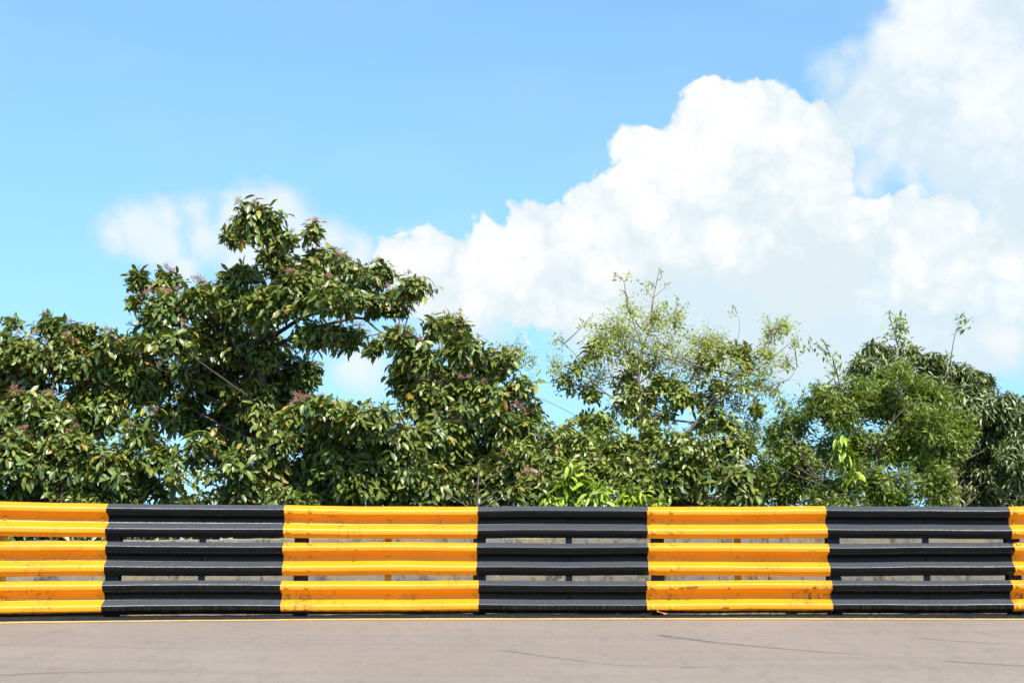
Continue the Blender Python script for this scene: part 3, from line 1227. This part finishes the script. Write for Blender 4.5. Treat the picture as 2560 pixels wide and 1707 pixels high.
            phi = g.uniform(0.75, 1.45, k)[:, None]
            d = np.cos(phi) * s_ + np.sin(phi) * radial
            d = d + np.array([0, 0, -1.0]) * S['droop'] * g.uniform(0.5, 1.2, (k, 1))
            d = norm(d)
            back = (np.arange(k) / k)[:, None] * S['run']
            pos = q - s_ * back + d * 0.012
            nz = norm(s_ * 0.6 + np.array([0, 0, 0.5]) + radial * 0.3 + g.normal(0, 0.45, (k, 3)))
            ln = S['L'] * g.uniform(0.5, 1.28, k) * szf[i] * (0.8 + 0.2 * back[:, 0] / S['run'])
            pal = PAL[sp]
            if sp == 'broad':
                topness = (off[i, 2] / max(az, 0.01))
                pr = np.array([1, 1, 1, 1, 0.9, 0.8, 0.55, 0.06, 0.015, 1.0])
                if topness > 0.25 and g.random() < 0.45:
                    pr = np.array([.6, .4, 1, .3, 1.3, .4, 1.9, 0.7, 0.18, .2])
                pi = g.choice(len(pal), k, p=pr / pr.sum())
            else:
                pi = g.integers(0, len(pal), k)
            acc.setdefault(sp, []).append((pos, d, nz, ln, pi))
            tips_up.append((q, s_, off[i, 2] / max(az, 0.01), sp))
    add('twigs', tw.mesh('twigs', bark, base), root)['kind'] = 'stuff'
    for sp, lst in acc.items():
        S = SPEC[sp]
        P = np.concatenate([a[0] for a in lst])
        DX = np.concatenate([a[1] for a in lst])
        NZ = np.concatenate([a[2] for a in lst])
        LN = np.concatenate([a[3] for a in lst])
        PI = np.concatenate([a[4] for a in lst])
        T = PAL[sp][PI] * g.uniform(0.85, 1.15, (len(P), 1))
        if S['t'] != 'tiny':
            old = g.random(len(P)) < 0.004
            T[old] = np.array([0.42, 0.20, 0.035]) * g.uniform(0.7, 1.1, (old.sum(), 1))
        keep = np.ones(len(P), bool)
        if S['t'] != 'tiny' and singles > 0:
            sx, sy = project(P)
            vis = (sx > -20) & (sx < 2580) & (sy < 1255)
            order = np.argsort(np.where(vis, P[:, 1] + g.uniform(0, 0.15, len(P)), 1e9))
            n1 = int(min(singles, vis.sum()))
            sel = order[:n1]
            singles -= n1
            keep[sel] = False
            for i in sel:
                dx = DX[i] / np.linalg.norm(DX[i])
                sy_ = np.cross(NZ[i], dx)
                sy_ /= np.linalg.norm(sy_)
                nz = np.cross(dx, sy_)
                o = bpy.data.objects.new('leaf', single_leaf(sp, int(PI[i])))
                COL.objects.link(o)
                o.parent = root
                Lh = LN[i]
                p = P[i] - base
                o.matrix_basis = Matrix(((dx[0] * Lh, sy_[0] * Lh, nz[0] * Lh, p[0]), (dx[1] * Lh, sy_[1] * Lh, nz[1] * Lh, p[1]),
                                         (dx[2] * Lh, sy_[2] * Lh, nz[2] * Lh, p[2]), (0, 0, 0, 1)))
        STAT[name + str(seed) + sp] = len(P)
        if not keep.any():
            continue
        me = leaves_mesh('foliage', S['t'], P[keep] - base, DX[keep], NZ[keep], LN[keep], LN[keep] * S['W'], T[keep], S['mat'])
        add('foliage', me, root)['kind'] = 'stuff'
    # ---- flower heads on upward tips
    if flowers:
        cand = [t for t in tips_up if t[3] == 'broad' and t[2] > 0.1]
        g.shuffle(cand)
        cand.sort(key=lambda t: -t[2] + g.uniform(0, 0.7))
        for (q, s_, _, _) in cand[:flowers]:
            o = bpy.data.objects.new('flower_cluster', FLOWER_ME)
            COL.objects.link(o)
            o.parent = root
            sc = g.uniform(0.45, 1.0)
            o.location = q - base + s_ * 0.01
            o.scale = (sc, sc, sc)
            o.rotation_euler = (g.normal(0, 0.35), g.normal(0, 0.35), g.uniform(0, 6.28))
    return root


STAT = {}
b_, md, fi, br, bu, dk = 'broad', 'medium', 'fine', 'bright', 'bush', 'dark'

# big flowering tree
plant('flowering_tree', 'tallest tree, broad drooping leaves and pink flower sprays, crown leaning right', 'tree', 'trees behind the wall', 21, 3.4, 655,
      [(640, 552, 70, 50, b_, 3.0), (590, 580, 30, 30, b_, 2.2), (715, 590, 40, 28, b_, 2.2), (770, 578, 32, 18, b_, 2.0), (690, 650, 42, 48, b_, 1.5),
       (610, 682, 58, 24, b_, 2.4), (800, 650, 55, 45, b_, 2.8), (760, 690, 50, 40, b_, 2.4), (870, 672, 35, 28, b_, 2.0), (930, 682, 50, 34, b_, 2.6), (1035, 712, 48, 26, b_, 2.2),
       (740, 728, 82, 52, b_, 2.8), (850, 740, 80, 46, b_, 2.8), (965, 755, 72, 36, b_, 2.5), (800, 830, 88, 40, b_, 1.7), (880, 838, 42, 26, b_, 1.5),
       (1005, 835, 52, 26, b_, 2.2), (935, 862, 24, 22, b_, 1.8), (342, 690, 26, 28, b_, 2.2), (413, 700, 38, 36, b_, 2.4), (338, 750, 20, 18, b_, 2),
       (420, 770, 76, 48, b_, 2.8), (500, 735, 44, 34, b_, 2.4), (575, 745, 85, 55, b_, 2.8), (655, 760, 60, 50, b_, 2.4), (420, 845, 85, 30, b_, 2.6), (530, 830, 70, 45, b_, 2.2),
       (630, 860, 100, 75, b_, 1.2, .7), (515, 920, 110, 80, b_, 1.2, .6), (680, 950, 95, 75, b_, 1.1, .6), (600, 1040, 120, 80, b_, 1.0, .7), (450, 1020, 85, 80, b_, 1.0, .6), (655, 880, 55, 55, b_, 1.0, -.1), (640, 985, 70, 60, b_, 0.9, 0.0), (560, 870, 60, 50, b_, 1.0, 0.0), (680, 1060, 60, 50, b_, 1.0, -.1), (745, 930, 60, 60, b_, 1.6, .4),
       (335, 870, 60, 50, b_, 1.8, .2), (370, 950, 70, 60, b_, 1.6, .5), (560, 1130, 120, 60, b_, 0.6, .7), (720, 1040, 60, 70, b_, 1.4, .6)],
      [(660, 1200), (662, 1050), (655, 930), (668, 800), (685, 700), (672, 620), (645, 550)], 0.085, M_BARK, 300, 110, front=-0.45,
      limbs=[([(668, 850, 0), (760, 790, -.2), (860, 770, -.25), (1000, 745, -.2)], 0.035), ([(672, 870, 0), (800, 815, -.1), (905, 790, -.1), (955, 835, -.1), (1020, 835, 0)], 0.03),
             ([(655, 960, 0), (560, 860, .1), (470, 780, 0), (400, 710, 0)], 0.035)])
# left tree
plant('flowering_tree', 'leafy tree at the left edge beside the tallest tree, rounded top', 'tree', 'trees behind the wall', 22, 3.1, 130,
      [(15, 855, 60, 36, b_, 2.6), (-70, 880, 70, 60, b_, 2.2), (122, 810, 32, 34, b_, 2.2), (200, 825, 52, 28, b_, 2.4), (265, 850, 30, 36, b_, 2), (70, 890, 70, 45, b_, 2.6),
       (60, 940, 90, 60, b_, 2.4), (180, 900, 90, 65, b_, 2.6), (275, 915, 65, 60, b_, 2.4), (90, 1040, 115, 75, b_, 2.0), (235, 1020, 100, 75, b_, 2.0), (-50, 1020, 80, 90, b_, 2.0),
       (340, 960, 60, 70, b_, 1.6), (30, 800, 40, 16, md, 1.0)],
      [(132, 1200), (125, 1080), (140, 960), (128, 870)], 0.06, M_BARK, 300, 75)
# tree right of centre
plant('flowering_tree', 'shorter flowering tree right of the tallest one, pointed top, reddish sprays', 'tree', 'trees behind the wall', 23, 3.0, 1160,
      [(1130, 820, 58, 36, b_, 2.6), (1085, 810, 24, 20, b_, 1.8), (1160, 868, 52, 46, b_, 2.6), (1040, 895, 58, 46, b_, 2.6), (1015, 950, 40, 34, b_, 2.2), (1245, 905, 52, 42, b_, 2.2),
       (1295, 962, 42, 26, b_, 2.0), (1325, 1020, 34, 34, b_, 1.8), (1085, 1000, 90, 60, b_, 2.4), (1195, 1010, 90, 68, b_, 2.6), (1275, 1080, 78, 66, b_, 2.2), (1100, 1100, 90, 78, b_, 2.2),
       (1200, 1160, 95, 75, b_, 2.2), (1290, 875, 36, 30, fi, 0.55), (1330, 900, 18, 26, fi, 0.5), (1100, 935, 60, 40, b_, 2.0)],
      [(1165, 1200), (1160, 1080), (1158, 960), (1150, 880), (1140, 830)], 0.055, M_BARK, 300, 80)
# shrubs low along the wall
plant('leafy_shrub', 'dense broad leaved shrub low at the far left above the yellow rail', 'shrub', 'shrubs along the wall', 31, 2.2, 150,
      [(40, 1140, 85, 70, b_, 1.9), (165, 1130, 85, 65, b_, 2.0), (270, 1170, 75, 70, b_, 2.0), (70, 1230, 90, 55, b_, 1.9), (200, 1235, 90, 50, b_, 1.9), (-50, 1180, 60, 90, b_, 1.7),
       (320, 1245, 60, 36, b_, 1.7), (20, 1315, 90, 50, b_, 1.1), (150, 1318, 90, 50, b_, 1.1), (280, 1318, 80, 50, b_, 1.1)],
      [(150, 1300), (155, 1220), (160, 1150)], 0.03, M_BARK, 300, 10)
plant('leafy_shrub', 'dark open shrub below the tallest tree with bright sky gaps between its leaves', 'shrub', 'shrubs along the wall', 32, 2.7, 540,
      [(400, 1130, 60, 60, b_, 0.79), (390, 1225, 60, 45, b_, 0.86), (500, 1110, 60, 45, b_, 0.79), (470, 1250, 80, 28, b_, 0.86), (350, 1070, 50, 60, b_, 0.86), (345, 1170, 50, 60, b_, 0.86), (450, 1185, 60, 40, b_, 0.32), (520, 1180, 50, 40, b_, 0.29), (400, 1318, 90, 48, b_, 0.79), (520, 1320, 80, 48, b_, 0.79), (640, 1318, 80, 48, b_, 0.79), (600, 1160, 70, 60, b_, 0.86), (670, 1110, 70, 60, b_, 0.94),
       (580, 1240, 75, 40, b_, 1.01), (660, 1220, 70, 55, b_, 1.15)],
      [(545, 1300), (560, 1200), (580, 1130)], 0.03, M_BARK, 300, 8)
plant('leafy_shrub', 'full broad leaved shrub between the tallest tree and the shorter flowering tree', 'shrub', 'shrubs along the wall', 33, 2.3, 860,
      [(825, 1025, 74, 42, b_, 2.0), (925, 1045, 74, 50, b_, 2.0), (755, 1060, 66, 66, b_, 2.0), (860, 1110, 98, 72, b_, 2.0), (775, 1190, 88, 70, b_, 1.9), (920, 1200, 88, 62, b_, 1.9),
       (1000, 1130, 76, 76, b_, 1.9), (720, 1245, 70, 36, b_, 1.8), (850, 1252, 80, 30, b_, 1.8), (760, 1320, 80, 40, b_, 0.9), (900, 1320, 80, 40, b_, 0.9), (985, 1245, 70, 36, b_, 1.7)],
      [(862, 1300), (860, 1200), (850, 1080)], 0.035, M_BARK, 300, 45)
plant('leafy_shrub', 'broad leaved shrub under the shorter flowering tree, left of the bright green sapling', 'shrub', 'shrubs along the wall', 34, 2.1, 1190,
      [(1060, 1200, 70, 56, b_, 1.8), (1170, 1215, 80, 56, b_, 1.8), (1270, 1190, 70, 62, b_, 1.9), (1330, 1130, 56, 52, md, 1.7), (1110, 1250, 80, 32, b_, 1.7), (1230, 1252, 80, 30, b_, 1.7), (1330, 1230, 50, 46, b_, 1.6), (1375, 1180, 46, 60, b_, 1.2), (1390, 1240, 40, 36, b_, 1.1)],
      [(1190, 1300), (1195, 1210), (1200, 1150)], 0.03, M_BARK, 300, 12)
# sparse tree
plant('sparse_tree', 'airy tree with thin pale foliage, bare twigs and a forked pale limb', 'tree', 'trees behind the wall', 24, 3.5, 1600,
      [(1393, 848, 14, 26, fi, 0.67), (1388, 905, 22, 28, fi, 0.59), (1412, 940, 30, 26, md, 0.54), (1485, 868, 42, 44, md, 0.61), (1448, 905, 34, 34, md, 0.54), (1470, 800, 16, 16, fi, 0.44),
       (1540, 822, 52, 40, fi, 0.55), (1575, 775, 34, 26, fi, 0.48), (1640, 795, 46, 34, fi, 0.55), (1692, 790, 26, 34, fi, 0.52), (1665, 865, 58, 38, fi, 0.44), (1570, 880, 50, 36, fi, 0.41),
       (1762, 848, 46, 32, fi, 0.67), (1800, 860, 40, 34, fi, 0.59), (1838, 880, 46, 40, md, 0.61), (1780, 900, 44, 36, md, 0.41), (1862, 908, 40, 34, md, 0.48), (1926, 826, 22, 34, fi, 0.59), (1960, 815, 28, 26, fi, 0.67),
       (1986, 850, 16, 30, fi, 0.52), (1915, 880, 40, 34, fi, 0.48), (1960, 900, 30, 26, fi, 0.30), (1890, 1005, 17, 46, md, 0.82), (1930, 975, 34, 22, fi, 0.37), (1860, 960, 36, 26, md, 0.34), (1840, 1010, 34, 36, fi, 0.37),
       (1648, 672, 9, 10, fi, 0.52), (1622, 704, 16, 10, fi, 0.44), (1668, 708, 14, 6, fi, 0.44), (1618, 728, 12, 12, fi, 0.37), (1536, 682, 14, 8, fi, 0.44), (1570, 690, 5, 8, fi, 0.44), (1557, 725, 7, 8, fi, 0.52), (1566, 752, 9, 10, fi, 0.59),
       (1838, 771, 6, 4, fi, 0.59), (1660, 762, 18, 16, fi, 0.37),
       (1605, 908, 46, 26, md, 0.82), (1560, 945, 44, 34, md, 0.61), (1650, 950, 52, 38, md, 0.75), (1700, 990, 58, 46, md, 0.88), (1570, 1000, 56, 46, md, 0.82), (1450, 1045, 56, 30, md, 0.68), (1420, 1075, 50, 30, md, 0.82),
       (1630, 1040, 70, 40, md, 0.88), (1480, 985, 40, 26, md, 0.41), (1740, 930, 40, 34, fi, 0.44), (1760, 1060, 50, 40, md, 0.82), (1790, 950, 30, 30, md, 0.41),
       (1700, 890, 90, 50, fi, 0.30), (1850, 930, 80, 50, fi, 0.33), (1550, 850, 80, 60, fi, 0.30), (1650, 965, 110, 50, md, 0.41), (1780, 985, 70, 50, md, 0.54), (1905, 950, 60, 44, fi, 0.33), (1450, 965, 56, 50, md, 0.34),
       (1500, 930, 50, 40, fi, 0.37), (1820, 1060, 60, 44, md, 0.54), (1880, 1070, 40, 50, fi, 0.52), (1500, 1050, 60, 40, md, 0.75)],
      [(1602, 1200), (1601, 1048), (1594, 925), (1609, 860), (1626, 820), (1632, 746), (1640, 715), (1648, 672)], 0.030, M_BARKP, 300, 0, deep=0.35,
      limbs=[([(1625, 1190, 0), (1700, 1110, -.05), (1740, 1056, -.1), (1789, 999, -.15), (1813, 983, -.15), (1838, 942, -.15), (1899, 921, -.1), (1972, 860, 0)], 0.030),
             ([(1813, 983, -.15), (1870, 975, -.1), (1940, 962, -.1), (1976, 946, -.1), (1993, 917, -.1)], 0.011),
             ([(1845, 938, -.15), (1883, 901, -.1), (1932, 836, 0), (1944, 795, 0)], 0.010),
             ([(1597, 1040, 0), (1515, 983, -.1), (1479, 954, -.1), (1446, 893, 0), (1400, 850, 0)], 0.014),
             ([(1596, 960, 0), (1625, 935, .1), (1650, 900, .1), (1690, 830, .1)], 0.012),
             ([(1606, 870, 0), (1585, 810, .1), (1566, 752, .1), (1560, 700, 0), (1540, 682, 0)], 0.011),
             ([(1740, 1056, 0), (1720, 980, .1), (1745, 900, .2), (1765, 850, .2)], 0.014),
             ([(1632, 746, 0), (1655, 725, 0), (1675, 706, 0)], 0.006), ([(1632, 746, 0), (1615, 728, 0), (1615, 700, 0)], 0.005),
             ([(1838, 880, 0), (1850, 820, 0), (1846, 790, 0), (1838, 771, 0)], 0.004)])
plant('leafy_shrub', 'mid green shrub with large leaves low under the airy tree', 'shrub', 'shrubs along the wall', 35, 2.4, 1740,
      [(1480, 1120, 82, 46, md, 1.7), (1600, 1110, 84, 50, md, 1.6), (1710, 1110, 76, 54, md, 1.6), (1700, 1180, 80, 56, b_, 1.8), (1800, 1150, 70, 66, b_, 1.8), (1850, 1205, 60, 56, b_, 1.7), (1720, 1240, 90, 36, b_, 1.8),
       (1570, 1170, 80, 52, md, 1.7), (1440, 1110, 60, 40, md, 1.6), (1860, 1110, 40, 36, md, 1.2), (1830, 1250, 60, 28, b_, 1.5), (1640, 1215, 60, 46, md, 1.7), (1480, 1180, 70, 50, md, 1.6), (1895, 1235, 46, 40, md, 1.4), (1400, 1150, 46, 50, md, 1.3), (1380, 1090, 40, 36, md, 1.2), (1560, 1240, 70, 34, md, 1.3)],
      [(1740, 1300), (1735, 1210), (1725, 1140)], 0.035, M_BARK, 300, 4)
plant('sapling', 'bright lime green sapling with long drooping leaves behind the middle black section', 'sapling', None, 36, 1.75, 1500,
      [(1425, 1155, 26, 18, br, 1.8), (1430, 1200, 56, 34, br, 1.7), (1395, 1248, 46, 24, br, 1.7), (1500, 1225, 40, 32, br, 1.6), (1475, 1258, 60, 22, br, 1.6), (1580, 1235, 44, 30, br, 1.7), (1635, 1255, 38, 14, br, 1.4), (1545, 1265, 50, 16, br, 1.5)],
      [(1500, 1320), (1490, 1260), (1460, 1200)], 0.016, M_BARK, 300, 0, deep=0.15)
# right-hand bush and tree
plant('small_leaved_bush', 'twiggy small leaved bush at the right with long shoots above its top', 'bush', None, 25, 2.7, 2190,
      [(1938, 1080, 36, 46, bu, 1.5), (1990, 1050, 44, 40, bu, 1.4), (2030, 1000, 34, 34, bu, 1.2), (2095, 1020, 60, 54, bu, 1.7), (2185, 1000, 70, 56, bu, 1.7), (2262, 1010, 78, 58, bu, 1.7), (2320, 1045, 66, 58, bu, 1.7),
       (2205, 945, 46, 34, bu, 1.4), (2290, 955, 46, 30, bu, 1.2), (2000, 1140, 88, 66, bu, 1.7), (2120, 1120, 90, 66, bu, 1.7), (2250, 1110, 90, 66, bu, 1.7), (2370, 1110, 66, 56, bu, 1.5), (1960, 1215, 70, 52, bu, 1.7), (2080, 1215, 88, 52, bu, 1.6),
       (2210, 1205, 88, 58, bu, 1.5), (2340, 1200, 66, 58, bu, 1.3), (2240, 1250, 90, 28, bu, 1.4), (1915, 1160, 36, 56, bu, 1.3), (2040, 960, 14, 24, bu, 0.9), (2110, 1255, 90, 24, bu, 1.5),
       (2243, 806, 17, 13, bu, 0.9), (2252, 822, 14, 12, bu, 0.8), (2228, 832, 10, 7, bu, 0.8), (2258, 855, 13, 11, bu, 0.8), (2223, 781, 4, 6, bu, 0.8), (2040, 856, 9, 9, bu, 1.0), (2064, 862, 5, 7, bu, 0.8), (2083, 888, 11, 11, bu, 1.0),
       (2096, 914, 11, 9, bu, 0.8), (2120, 940, 16, 14, bu, 0.7), (2080, 928, 7, 5, bu, 0.6), (2392, 797, 11, 13, bu, 1.0), (2376, 880, 6, 15, bu, 0.9), (2060, 985, 40, 30, bu, 1.0), (2150, 955, 36, 30, bu, 1.2), (2340, 985, 50, 40, bu, 1.2), (2400, 1060, 50, 50, bu, 1.1), (2240, 915, 40, 24, bu, 1.0), (1960, 1000, 18, 30, bu, 0.6), (2110, 1110, 26, 44, br, 0.8, -0.5), (2140, 1180, 30, 22, br, 0.6, -0.5)],
      [(2185, 1270), (2200, 1120), (2236, 1035), (2244, 947), (2250, 878), (2238, 830), (2224, 778)], 0.022, M_BARK, 120, 0, deep=0.4,
      limbs=[([(2185, 1210, 0), (2140, 1080, 0), (2100, 970, 0), (2095, 940, 0), (2083, 898, 0), (2062, 875, 0), (2040, 857, 0)], 0.012),
             ([(2200, 1180, 0), (2320, 1060, .2), (2372, 935, .2), (2384, 850, .2), (2396, 805, .2)], 0.012),
             ([(2195, 1130, -.3), (2240, 1040, -.55), (2300, 995, -.6)], 0.018), ([(2160, 1230, -.2), (2230, 1190, -.5), (2290, 1175, -.6)], 0.014),
             ([(2160, 1250, -.2), (2080, 1230, -.5), (2050, 1200, -.5)], 0.010)])
plant('dark_tree', 'dense dark tree with hanging narrow leaves at the right edge', 'tree', 'trees behind the wall', 26, 5.2, 2370,
      [(2200, 875, 38, 28, dk, 2.4), (2142, 895, 24, 14, dk, 1.8), (2180, 920, 58, 38, dk, 2.4), (2272, 892, 44, 28, dk, 2.3), (2328, 890, 38, 18, dk, 2.0), (2300, 930, 78, 46, dk, 2.4), (2400, 945, 58, 38, dk, 2.4), (2452, 965, 44, 44, dk, 2.4),
       (2400, 1010, 80, 58, dk, 2.4), (2505, 1015, 56, 48, dk, 2.4), (2570, 1040, 56, 56, dk, 2.3), (2480, 1090, 88, 66, dk, 2.2), (2545, 1150, 70, 76, dk, 2.2), (2430, 1170, 80, 70, dk, 2.1), (2500, 1230, 90, 60, dk, 2.0), (2090, 985, 60, 40, dk, 1.8),
       (2640, 1100, 80, 100, dk, 2.0), (2640, 1220, 80, 80, dk, 1.8), (2380, 1235, 70, 50, dk, 1.6), (2330, 1130, 60, 70, dk, 1.5)],
      [(2375, 1250), (2380, 1120), (2360, 1000), (2330, 920)], 0.08, M_BARK, 300, 0)


# loose climbing strands in the gap between the flowering tree and the airy tree
def vine(label, pts, Y, r=0.003):
    P = np.array([at(p[0], p[1], Y) for p in pts])
    o0 = P[0].copy()
    s = np.linspace(0, len(P) - 1, len(P) * 5)
    c = np.stack([np.interp(s, np.arange(len(P)), P[:, i]) for i in range(3)], 1)
    ker = np.array([.25, .5, .25])
    for _ in range(3):
        for i in range(3):
            c[1:-1, i] = np.convolve(c[:, i], ker, 'valid')
    tb = Tubes()
    tb.add(c, np.full(len(c), r), 4)
    o = add('vine', tb.mesh('vine', M_BARK, o0), None, o0)
    props(o, label, 'vine', 'vines in the gap')


vine('thin bare vine strand crossing the sky gap, upper of two', [(1290, 950), (1340, 954), (1400, 958), (1480, 965), (1560, 955)], 3.2)
vine('thin bare vine strand sloping down across the sky gap, lower of two', [(1310, 985), (1350, 995), (1400, 1018), (1450, 1045)], 3.2)

# fallen leaf lying on the kerb
g = np.random.default_rng(2)
p = at(1655, 1534, -0.03)
xk = p[0]
V, F = [], []
n = 9
for i in range(n):
    t_ = i / (n - 1)
    wv = 0.028 * math.sin(math.pi * min(1, t_ * 0.96 + 0.03)) ** 0.7
    zz = 0.004 + 0.030 * (1 - t_) ** 2
    V += [(0.11 * (t_ - 0.5), -wv, zz + 0.012 * abs(math.sin(t_ * 5))), (0.11 * (t_ - 0.5), 0, zz), (0.11 * (t_ - 0.5), wv, zz + 0.016)]
for i in range(n - 1):
    for j in range(2):
        a = i * 3 + j
        F.append((a, a + 3, a + 4, a + 1))
lf = add('fallen_leaf', mesh_np('fallen_leaf', V, [np.array(F)], M_DEAD), None, (xk, float(yb(xk)) - 0.095, 0.018))
lf.rotation_euler = (0.1, 0, 0.25)
props(lf, 'curled brown dead leaf on the black kerb below the yellow rail', 'leaf')
lf.modifiers.new('thickness', 'SOLIDIFY').thickness = 0.0012
print('LEAVES', 'tris', sum(len(o.data.loops) - 2 * len(o.data.polygons) for o in bpy.data.objects if o.type == 'MESH'), STAT, sum(STAT.values()))
